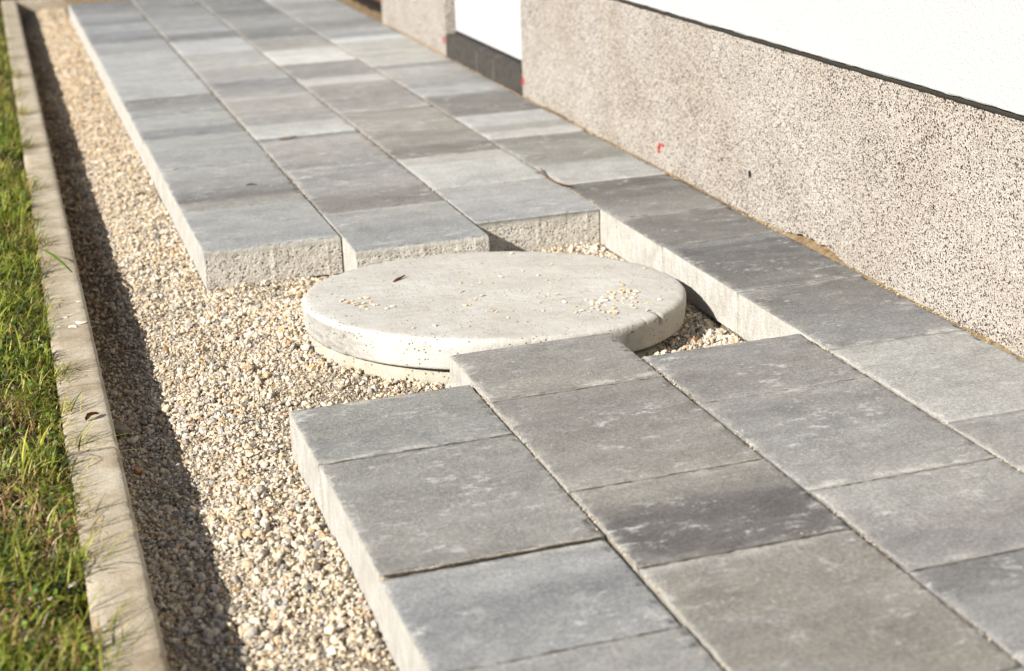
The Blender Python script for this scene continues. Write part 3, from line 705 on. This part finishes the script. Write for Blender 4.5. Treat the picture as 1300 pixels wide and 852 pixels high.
for (x, y, s, gq) in pts:
    if math.hypot(x - CX, (y - CY) / .93) > RC_ - .025: continue
    if y < 2.475 and .3 < x < .6: continue
    col = STONE_C[rc.choice([0, 1, 2, 2, 0, 1, 3, 6])]
    o = single_stone('stone_chip', (x, y, cover_pt(x, y)), s, col, 500 + k, .65); k += 1
    gq = gq if gq else (1 if x < .31 else 2 if (x > .60 and y < 2.76) else 5 if y > 2.84 else 3)
    lab = {1: 'cream stone chip in the cluster near the left rim of the cover', 2: 'cream stone chip in the heap right of the cover centre',
           3: 'cream stone chip lying loose in the middle of the round cover', 4: 'tiny grain of grit on the open face of the round cover', 5: 'cream stone chip on the back half of the round cover'}[gq]
    sz_ = 'larger ' if s > .0052 else 'tiny ' if s < .0034 else ''
    if gq == 2: lab = lab.replace('the heap right', ('the rim side' if x > .70 else 'the inner side') + ' of the heap right')
    if gq == 3: lab = lab.replace('the middle of', ('the left middle of' if x < .5 else 'the centre of'))
    if gq != 4: lab = sz_ + lab
    props(o, lab, 'stone chip', {1: 'stone chips near the left rim of the cover', 2: 'stone chips heaped on the right of the cover', 3: 'stone chips in the middle of the cover', 4: 'grains of grit on the cover', 5: 'stone chips on the back of the cover'}[gq])
print('chips', k)

# ------------------------------------------------------------------ the house
ho = bpy.data.objects.new('house', None); COL.objects.link(ho); ho.location = (1.176, 2.5, 0); ho.rotation_euler = (0, 0, -.0105)
props(ho, 'house with speckled stone chip plinth and smooth white rendered wall above', 'house')
Y0, Y1, YA, YB = -5.5, 6.63 - 2.5, 4.695 - 2.5, 5.60 - 2.5      # near end, far corner, opening from / to
PZ = .388
def hsheet(x, y0, y1, z0f, z1, ny, nz, amp, seed):
    ys = np.linspace(y0, y1, ny); V = []
    for j in range(nz + 1):
        z = z0f(ys) * (1 - j / nz) + z1 * j / nz
        V.append(np.stack([x + amp * (fbm(ys * 9, z * 9, seed) - .5), ys, z], 1))
    V = np.concatenate(V); i = np.arange(nz)[:, None] * ny + np.arange(ny - 1)[None]
    F = np.stack([i, i + ny, i + ny + 1, i + 1], -1).reshape(-1, 4); return V, F
# plinth: a slab with ragged lower edge
def plinth(y0, y1, seed):
    V, F = hsheet(0, y0, y1, lambda y: -.006 + .010 * np.clip((fbm(y * 7, y * 0, 31, 4) - .55) * 6, 0, 1) + .022 * np.exp(-((y - .27) / .13) ** 4) * (.7 + .6 * fbm(y * 40, y * 0, 12)), PZ, max(30, int((y1 - y0) / .01)), 12, .004, seed)
    ny = len(V) // 13
    B = V.copy(); B[:, 0] += .011; n0 = len(V)
    VV2 = np.concatenate([V, B]); i = np.arange(ny - 1)
    F2 = np.stack([i, i + 1, i + 1 + n0, i + n0], 1); t = 12 * ny + i
    F3 = np.stack([t + 1, t, t + n0, t + 1 + n0], 1)
    jj = np.arange(12) * ny; F4 = np.stack([jj, jj + n0, jj + ny + n0, jj + ny], 1); je = jj + ny - 1; F5 = np.stack([je, je + ny, je + ny + n0, je + n0], 1)
    return mesh_np('plinth_render', VV2, np.concatenate([F, F2, F3, F4, F5]))
M_BASE = mat_plain('bare_base_render', rgb(186, 152, 108, .6), .95, 130, .55, .003)
for a, b, s in ((Y0, YA, 1), (YB, Y1, 2)):
    link('plinth_render', plinth(a, b, s), M_MOS, ho)
bm = bmesh.new(); box_bm(bm, .0105, .30, Y0 + .01, YA - .004, -.2, PZ); box_bm(bm, .0105, .30, YB + .004, Y1 - .004, -.2, PZ); box_bm(bm, .045, .30, YA - .004, YB + .004, -.2, .083)
link('foundation', bm_mesh(bm, 'foundation'), M_BASE, ho)
# reveals of the opening and the corner end of the plinth
for nm, q in (('reveal', (.0005, .0375, YA - .0035, YA + .0015)), ('reveal', (.0005, .0375, YB - .0015, YB + .0035)), ('corner_render', (.0005, .30, Y1 - .0035, Y1 + .002))):
    bm = bmesh.new(); box_bm(bm, *q, -.1, PZ - .001); link(nm, bm_mesh(bm, nm), M_MOS, ho)
# facade
TOPZ = 2.9
def facade(y0, y1, z0, z1, seed):
    ny = max(8, int((y1 - y0) / .012)); ys = np.linspace(y0, y1, ny)
    rows = [(.013, 0.0), (.0, 0.0), (-.0105, .0015), (-.0125, .004)] + [(-.0125, q) for q in (.05, .15, .4)] + [(-.0125, z1 - z0)]
    V = []
    for j, (x, dz) in enumerate(rows):
        w = (fbm(ys * 30, ys * 0 + j, seed, 4) - .5) * (.0035 if 1 <= j <= 3 else 0)
        V.append(np.stack([ys * 0 + x + .002 * (fbm(ys * 3, ys * 0 + dz * 3, 5) - .5), ys, z0 + dz + w], 1))
    V = np.concatenate(V); nr = len(rows); i = np.arange(nr - 1)[:, None] * ny + np.arange(ny - 1)[None]
    F = np.stack([i, i + ny, i + ny + 1, i + 1], -1).reshape(-1, 4); return mesh_np('facade_render', V, F, False)
ZF = PZ + .0095
link('facade_render', facade(Y0, YA, ZF, TOPZ, 1), M_STUC, ho); link('facade_render', facade(YB, Y1, ZF, TOPZ, 2), M_STUC, ho)
bm = bmesh.new()
box_bm(bm, .0, .30, Y0 + .002, YA - .001, ZF + .004, TOPZ); box_bm(bm, .0, .30, YB + .001, Y1 - .002, ZF + .004, TOPZ); box_bm(bm, -.0125, .30, YA - .0008, YB + .0008, 2.15, TOPZ - .001)
box_bm(bm, .30, 7.0, Y0, Y1 - .002, -.2, TOPZ)
link('wall_core', bm_mesh(bm, 'wall_core'), M_STUC, ho)
t_dark = mat_plain('dark_sealing_tape', rgb(66, 62, 52, .55), .8, 260, .8, .003)
for a, b in ((Y0, YA - .001), (YB + .001, Y1 - .003)):
    ny = int((b - a) / .01); ys = np.linspace(a, b, ny); V = []
    for x, z in ((-.0015, PZ - .0008), (-.005, PZ + .0010), (-.0055, PZ + .006), (-.002, ZF + .003)):
        w = (fbm(ys * 45, ys * 0 + z * 900, 8, 3) - .5) * .004
        V.append(np.stack([ys * 0 + x, ys, z + w], 1))
    V = np.concatenate(V); i = np.arange(3)[:, None] * ny + np.arange(ny - 1)[None]
    link('base_seal', mesh_np('base_seal', V, np.stack([i, i + ny, i + ny + 1, i + 1], -1).reshape(-1, 4), True), t_dark, ho)
bm = bmesh.new(); box_bm(bm, -.45, 7.4, Y0 - .4, Y1 + .4, TOPZ + .002, TOPZ + .2); box_bm(bm, -.40, 7.35, Y0 - .35, Y1 + .35, TOPZ + .2, TOPZ + .24)
link('roof', bm_mesh(bm, 'roof'), mat_plain('roof_edge', rgb(120, 90, 76, .6), .8, 30, .3, .003), ho)
# white door panel in the opening, with its frame
M_WHITE = mat_plain('white_door_paint', (.44, .44, .44, 1), .5, 12, .06)
bm = bmesh.new(); box_bm(bm, .038, .075, YA + .002, YB - .002, .092, 2.148, .002)
door = link('door', bm_mesh(bm, 'door'), M_WHITE, ho)
bm = bmesh.new(); box_bm(bm, .041, .1, YA + .002, YB - .002, .0835, .0905)
link('door_seal', bm_mesh(bm, 'door_seal'), mat_plain('black_rubber', (.012, .012, .012, 1), .7), door)
bm = bmesh.new(); r = bmesh.ops.create_cone(bm, cap_ends=True, segments=20, radius1=.022, radius2=.018, depth=.012)
bmesh.ops.rotate(bm, verts=r['verts'], matrix=Matrix.Rotation(math.pi / 2, 3, 'Y')); bmesh.ops.translate(bm, verts=r['verts'], vec=(.032, YA + .08, 1.1))
link('door_handle', bm_mesh(bm, 'door_handle'), mat_plain('steel', (.5, .5, .5, 1), .35), door)
# black threshold of three stone tiles with mortar between
th = bpy.data.objects.new('threshold', None); COL.objects.link(th); th.parent = ho
M_BLK = mat_plain('black_stone', rgb(84, 79, 73, .6), .75, 45, 1.0, .003); M_BLK.node_tree.nodes['Principled BSDF'].inputs['Specular IOR Level'].default_value = .2
cuts = [YA + .003, YA + .003 + .33 * (YB - YA), YA + .003 + .545 * (YB - YA), YB - .003]
for a, b in zip(cuts, cuts[1:]):
    bm = bmesh.new(); box_bm(bm, -.004, .044, a + .004, b - .004, -.02, .083, .003); link('tile', bm_mesh(bm, 'tile'), M_BLK, th)
bm = bmesh.new()
for c in cuts[1:-1]: box_bm(bm, -.0055, .03, c - .003, c + .002, -.02, .074)
box_bm(bm, .001, .040, cuts[0], cuts[-1], -.01, .0825)
ys = np.linspace(YA, YB, 60)
link('mortar', bm_mesh(bm, 'mortar'), mat_plain('mortar', rgb(150, 138, 122, .5), .95, 90, .6, .003), th)
# red marking paint by the opening and the small red mark + bore hole in the plinth
M_RED = mat_plain('red_marking_paint', rgb(190, 74, 66, .8), .8, 160, .9)
def flat_mark(name, polys, x=-.0045):
    bm = bmesh.new()
    for poly in polys:
        v0 = [bm.verts.new((x, a, b)) for a, b in poly]; v1 = [bm.verts.new((x + .0035, a, b)) for a, b in poly]
        bm.faces.new(v0); n = len(poly)
        for i in range(n): bm.faces.new((v0[i], v1[i], v1[(i + 1) % n], v0[(i + 1) % n]))
    return bm_mesh(bm, name)
def inopen(y, z): return (y - 2.5, z)
o = link('paint_mark', flat_mark('paint_mark', [[(YA - .022, .040), (YA - .006, .036), (YA - .005, .062), (YA - .018, .056)]]), M_RED, ho)
link('paint_mark', flat_mark('paint_mark', [[(YB + .014, .044), (YB + .026, .042), (YB + .028, .068), (YB + .017, .066)]]), M_RED, ho)
ym, zm = 11.906 * W - 2.5, .176 * W
o = link('paint_mark', flat_mark('paint_mark', [[(ym - .016, zm + .009), (ym - .012, zm + .013), (ym + .012, zm + .011), (ym + .012, zm + .006), (ym - .010, zm + .007)],
      [(ym + .006, zm + .006), (ym + .013, zm + .006), (ym + .018, zm - .005), (ym + .016, zm - .014), (ym + .012, zm - .014), (ym + .013, zm - .004)]]), M_RED, ho)
ym, zm = 10.229 * W - 2.5, .316 * W
bm = bmesh.new(); bmesh.ops.create_circle(bm, cap_ends=True, segments=12, radius=1)
for v in bm.verts: v.co = Vector((-.0042, ym + v.co.x * .0060 * (1 + .25 * noise.noise(v.co * 3)), zm + v.co.y * .0085))
link('bore_hole', bm_mesh(bm, 'bore_hole'), mat_plain('hole_shadow', (.02, .018, .016, 1), 1.0), ho)

# earth and sand strip along the foot of the wall
def strip():
    ys = np.linspace(.5, 6.6, 1200); V = []
    for j, (dx, h) in enumerate(((-.009, -.010), (-.0045, -.002), (-.001, .0015), (.012, .004))):
        w = fbm(ys * 26 + j, ys * 0 + j * .5, 41, 4)
        amt = np.clip((fbm(ys * 2.3, ys * 0, 17, 2) - .45) * 3, .0, .8) + 2.0 * np.exp(-((ys - 2.75) / .25) ** 4)
        V.append(np.stack([WALLX(ys) + dx + .003 * (w - .5), ys, h * amt + .006 * (w - .5) * (j > 0)], 1))
    V = np.concatenate(V); n = len(ys); i = np.arange(3)[:, None] * n + np.arange(n - 1)[None]
    return V, np.stack([i, i + n, i + n + 1, i + 1], -1).reshape(-1, 4)
V, F = strip(); props(link('wall_foot_earth', mesh_np('wall_foot_earth', V, F[:, ::-1], True), M_EARTH), 'thin line of sandy earth where paving meets the wall', kind='structure')
n = 1500; y = RNG.uniform(1.2, 6.6, n); x = WALLX(y) - RNG.uniform(.0, .012, n) ; sz = RNG.uniform(.0007, .0026, n); k = fbm(y * 3, y * 0, 3) > .38
C_save = STONE_C.copy(); STONE_C[:] = STONE_C * np.array([1, .86, .62])
bake_stones('wall_foot_crumbs', np.stack([x, y, sz * .4], 1)[k], sz[k], pB, 'ochre crumbs of sand and mortar along the foot of the wall')
STONE_C[:] = C_save

# stack of boards behind the house corner
tb = bpy.data.objects.new('board_stack', None); COL.objects.link(tb); tb.location = (1.30, 6.78, -.02)
props(tb, 'dark brown timber boards stacked on the ground behind the house corner', 'boards')
M_WOOD = mat_plain('brown_wood', rgb(132, 84, 48, .6), .7, 60, .6, .002); M_WD = mat_plain('dark_wood', rgb(50, 36, 26, .5), .8, 60, .5, .002)
for x0, x1, z0, z1, mt in ((0, .12, .0, .028, M_WD), (.13, .26, .0, .028, M_WD), (.03, .06, .03, .05, M_WD), (.02, .15, .052, .075, M_WOOD), (.16, .28, .052, .075, M_WOOD), (.05, .19, .078, .10, M_WOOD)):
    bm = bmesh.new(); box_bm(bm, x0, x1, 0, 2.0, z0, z1, .002); link('board', bm_mesh(bm, 'board'), mt, tb)

# ------------------------------------------------------------------ small things lying about
def vtx_obj(name, bm, col, mat=M_STONE):
    me = bm_mesh(bm, name, True); vcol(me, np.tile(np.array(col[:3]), (len(me.vertices), 1))); return link(name, me, mat)
o = vtx_obj('twig', tube([(.328, 2.935, cover_pt(.33, 2.94) + .002), (.338, 2.945, cover_pt(.34, 2.95) + .0035), (.35, 2.957, cover_pt(.35, 2.955) + .003), (.362, 2.972, cover_pt(.36, 2.97) + .0035)], [.0015, .0026, .0022, .0012]), rgb(112, 74, 38, .8))
props(o, 'small brown twig lying on the left half of the round cover', 'twig')
def curved_leaf(pts, w, col, name, mat=M_LEAF, curl=.0):
    bm = bmesh.new(); L = []
    n = len(pts)
    for i, p in enumerate(pts):
        p = Vector(p); t = (Vector(pts[min(i + 1, n - 1)]) - Vector(pts[max(i - 1, 0)])).normalized(); s = t.cross(Vector((0, 0, 1))).normalized()
        ww = w * (math.sin(math.pi * (i + .4) / (n - .2)) ** .7)
        L.append([bm.verts.new(p - s * ww + Vector((0, 0, curl))), bm.verts.new(p), bm.verts.new(p + s * ww + Vector((0, 0, curl)))])
    for A, B in zip(L, L[1:]):
        bm.faces.new((A[0], A[1], B[1], B[0])); bm.faces.new((A[1], A[2], B[2], B[1]))
    bmesh.ops.solidify(bm, geom=bm.faces[:], thickness=.0004)
    return vtx_obj(name, bm, col, mat)
o = curved_leaf([(.905, 3.69, .004), (.893, 3.64, .003), (.886, 3.59, .0035), (.888, 3.54, .003), (.897, 3.50, .0035), (.912, 3.475, .004)], .0028, rgb(206, 170, 128, .7), 'dry_leaf_curl', curl=.004)
props(o, 'curled orange dry grass leaf lying across the joint by the wall column', 'dry leaf')
o = curved_leaf([(.362, 4.372, .003), (.380, 4.38, .004), (.398, 4.389, .003), (.416, 4.398, .003)], .006, rgb(214, 150, 84, .8), 'dry_leaf_strip', curl=.002)
props(o, 'straight orange brown leaf strip lying on the far paving', 'dry leaf')
o = vtx_obj('dark_twig', tube([(.185, 3.868, .001), (.197, 3.869, .003), (.212, 3.862, .001)], [.001, .0022, .0008]), rgb(74, 66, 44, .8))
props(o, 'tiny dark twig lying on the outer paving column', 'twig')
o = curved_leaf([(-.303, 2.448, -.022), (-.296, 2.453, -.017), (-.289, 2.46, -.018), (-.282, 2.468, -.021)], .0065, rgb(120, 74, 34, .8), 'dead_leaf', curl=.004)
props(o, 'crumpled brown dead leaf lying on the kerb top', 'dead leaf')
o = curved_leaf([(-.336, 3.47, .004), (-.318, 3.43, .006), (-.303, 3.39, .004), (-.288, 3.35, -.003), (-.272, 3.305, -.014)], .0035, rgb(150, 200, 50, .8), 'grass_blade')
props(o, 'long bright green grass blade lying across the kerb', 'grass blade')
for (x, y, s, lab) in ((-.272, 3.116, .0055, 'small white stone on the kerb edge, farthest of the five'), (-.304, 3.022, .0075, 'flat white stone on the kerb nearest the lawn side of its cluster'), (-.293, 2.955, .0085, 'white stone in the middle of the kerb cluster'), (-.277, 2.973, .0105, 'largest white stone of the kerb cluster, next to the trench'), (-.317, 2.971, .006, 'small white stone on the kerb touching the grass')):
    o = single_stone('white_stone', (x, y, -.0235), s, rgb(232, 222, 204, .75)[:3], int(s * 1e5), .5); props(o, lab, 'stone', 'white stones on the kerb')
o = single_stone('concrete_fragment', (-.246, 2.575, -.104), .021, rgb(176, 164, 144, .5)[:3], 4242, 1.0); o.data.materials[0] = M_STONE; o.rotation_euler = (.2, .3, 1.2)
props(o, 'broken concrete fragment leaning on the kerb in the shaded trench', 'rubble')

# ------------------------------------------------------------------ the lawn
def blades(n, xf, yf, hmin, hmax, wid, seed, pal, segs=4, lean=1.0, zf=lawn_z, bias=(.0, .0)):
    r = np.random.default_rng(seed); x, y = xf(r, n), yf(r, n)
    h = r.uniform(hmin, hmax, n); a = r.uniform(0, 2 * np.pi, n); le = r.uniform(.15, 1.0, n) * lean
    z = zf(x, y) - .003; dx, dy = np.cos(a) + bias[0], np.sin(a) + bias[1]
    pa = a + np.pi / 2 + r.normal(0, .4, n); px, py = np.cos(pa), np.sin(pa); w = wid * r.uniform(.6, 1.3, n)
    V = np.zeros((n, segs * 2 + 1, 3))
    for s in range(segs + 1):
        t = s / segs; ang = le * 1.5 * t
        rr = h * t * np.sin(ang) * .9; zz = h * t * np.cos(ang * .8)
        cx, cy, cz = x + dx * rr, y + dy * rr, z + zz
        ww = w * (1 - t) ** .6 * (.7 + .3 * min(1, t * 4))
        if s < segs:
            V[:, 2 * s] = np.stack([cx - px * ww, cy - py * ww, cz], 1); V[:, 2 * s + 1] = np.stack([cx + px * ww, cy + py * ww, cz], 1)
        else: V[:, 2 * s] = np.stack([cx, cy, cz], 1)
    f = []
    for s in range(segs - 1): f += [(2 * s, 2 * s + 1, 2 * s + 3), (2 * s, 2 * s + 3, 2 * s + 2)]
    f.append((2 * segs - 2, 2 * segs - 1, 2 * segs)); f = np.array(f)
    F = f[None] + (np.arange(n) * (segs * 2 + 1))[:, None, None]
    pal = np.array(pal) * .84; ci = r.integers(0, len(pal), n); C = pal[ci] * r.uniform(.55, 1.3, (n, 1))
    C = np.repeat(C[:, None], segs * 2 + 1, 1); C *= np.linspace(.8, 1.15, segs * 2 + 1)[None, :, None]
    return V.reshape(-1, 3), F.reshape(-1, 3), C.reshape(-1, 3)
def merge(parts, name, label):
    o = 0; Vs, Fs, Cs = [], [], []
    for V, F, C in parts: Vs.append(V); Fs.append(F + o); Cs.append(C); o += len(V)
    me = mesh_np(name, np.concatenate(Vs), np.concatenate(Fs)); vcol(me, np.concatenate(Cs))
    return props(link(name, me, M_LEAF), label, kind='stuff')
GREEN = [rgb(112, 126, 42)[:3], rgb(150, 158, 52)[:3], rgb(76, 94, 34)[:3], rgb(186, 186, 78)[:3], rgb(126, 136, 50)[:3], rgb(54, 68, 28)[:3], rgb(176, 158, 88)[:3]]
DRY = [rgb(206, 180, 124)[:3], rgb(182, 146, 94)[:3], rgb(220, 202, 156)[:3], rgb(150, 112, 66)[:3]]
edge = lambda r, n: -.334 - np.abs(r.normal(0, .05, n))
area = lambda r, n: -.340 - r.uniform(0, .30, n)
wide = lambda r, n: -.40 - r.uniform(0, 1.4, n)
def yn(a, b): return lambda r, n: r.uniform(a, b, n)
def clump(xf, ya, yb, seed, thr, sc=12):
    """positions gathered in clumps"""
    r = np.random.default_rng(seed); x = xf(r, 120000); y = r.uniform(ya, yb, 120000)
    k = fbm(x * sc, y * sc * .8, seed, 3) > thr; x, y = x[k], y[k]
    return (lambda rr, n: x[:n]), (lambda rr, n: y[:n])
P_ = []
def add(n, xf, ya, yb, thr, sc, h0, h1, w, seed, pal, segs, lean, **kw):
    xf2, yf2 = clump(xf, ya, yb, seed, thr, sc)
    n = min(n, len(xf2(None, 10 ** 6))); P_.append(blades(n, xf2, yf2, h0, h1, w, seed, pal, segs, lean, **kw))
add(9000, area, 1.25, 4.4, .46, 14, .012, .034, .0013, 1, GREEN, 4, 1.2)
add(6500, area, 1.25, 4.4, .56, 13, .024, .060, .0025, 11, GREEN[:5], 4, 1.15)
add(1800, area, 1.25, 4.4, .60, 9, .02, .045, .0032, 21, [GREEN[0], GREEN[2], GREEN[5], GREEN[1]], 4, 1.3)
add(1600, lambda r, n: -.326 - np.abs(r.normal(0, .03, n)), 1.25, 4.6, .55, 6, .012, .036, .0017, 28, GREEN + DRY, 4, 1.35, bias=(.45, .1))
add(6000, edge, 1.25, 4.4, .46, 15, .016, .048, .0015, 2, GREEN, 4, 1.3, bias=(.35, .05))
add(5000, area, 1.25, 4.4, .52, 11, .010, .040, .0012, 3, DRY, 4, 1.35)
add(8000, area, 1.25, 4.8, .53, 4, .014, .042, .0014, 33, DRY, 4, 1.3)
add(420, area, 1.25, 4.4, .30, 8, .055, .095, .0019, 4, [GREEN[3], GREEN[1], GREEN[3], GREEN[0]], 5, .9)
add(9000, area, 4.4, 9.5, .42, 9, .018, .055, .0024, 5, GREEN, 3, 1.2)
add(3500, area, 4.4, 9.5, .54, 9, .018, .045, .0024, 12, DRY, 3, 1.2)
add(2800, edge, 4.4, 9.5, .48, 8, .02, .06, .0026, 6, GREEN, 3, 1.2, bias=(.4, 0))
add(8000, wide, 1.0, 9.5, .38, 5, .02, .05, .003, 7, GREEN, 3, 1.2)
# tufts leaning over the kerb
r6 = np.random.default_rng(66)
for (ty, tx, k, hh) in ((1.95, -.335, 40, .055), (2.05, -.335, 30, .05), (2.35, -.336, 50, .06), (2.50, -.338, 35, .06), (2.68, -.332, 70, .058), (3.12, -.336, 45, .05), (3.42, -.334, 50, .06), (3.62, -.330, 70, .06), (3.80, -.330, 60, .06), (4.2, -.325, 70, .06), (4.75, -.322, 70, .065), (5.3, -.315, 70, .07), (5.7, -.315, 50, .07), (6.1, -.312, 60, .07), (1.72, -.335, 50, .06), (2.2, -.336, 30, .045)):
    P_.append(blades(k, lambda r, n: tx + r.normal(0, .012, n), lambda r, n: ty + r.normal(0, .028, n), hh * .4, hh * 1.1, .0015, int(ty * 100), GREEN + DRY[:2], 5, 1.15, bias=(.6, .15)))
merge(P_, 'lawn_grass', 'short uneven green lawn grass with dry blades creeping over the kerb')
# small round leaves of clover and weeds low in the lawn
def leaves(n, seed, y0, y1, size):
    r = np.random.default_rng(seed); x = -.343 - np.abs(r.uniform(-.02, .30, n)); y = r.uniform(y0, y1, n)
    k = fbm(x * 9, y * 9, 55) > .47; x, y = x[k], y[k]; n = len(x)
    z = lawn_z(x, y) + r.uniform(.004, .024, n); R = rot_rand(n, r, .35); s = size * r.uniform(.6, 1.4, n)
    a = np.arange(7) / 7 * 2 * np.pi; base = np.stack([np.cos(a) * .75, np.sin(a), .12 * np.cos(2 * a)], 1); base = np.vstack([[0, 0, -.12], base])
    V = np.einsum('nij,vj->nvi', R, base) * s[:, None, None] + np.stack([x, y, z], 1)[:, None]
    f = np.array([(0, i, i % 7 + 1) for i in range(1, 8)]); F = f[None] + (np.arange(n) * 8)[:, None, None]
    pal = np.array([rgb(74, 102, 34)[:3], rgb(96, 122, 40)[:3], rgb(54, 80, 28)[:3], rgb(136, 152, 58)[:3]]); C = np.repeat(pal[r.integers(0, 4, n)], 8, 0)
    return V.reshape(-1, 3), F.reshape(-1, 3), C
merge([leaves(5200, 1, 1.25, 4.4, .0042), leaves(2500, 2, 4.4, 9.0, .006)], 'clover_leaves', 'low clover and small round weed leaves in the lawn')
# thatch and pale stones lying in the lawn
r = np.random.default_rng(9); n = 2600; x = -.345 - r.uniform(0, .35, n); y = r.uniform(1.25, 6, n); k = (fbm(x * 8, y * 8, 90) > .56); x, y = x[k], y[k]
sz = np.clip(r.lognormal(math.log(.0038), .35, len(x)), .002, .009)
bake_stones('lawn_stones', np.stack([x, y, lawn_z(x, y) + .004 + sz * .5], 1), sz, pB, 'pale stone chips lying among the lawn grass')
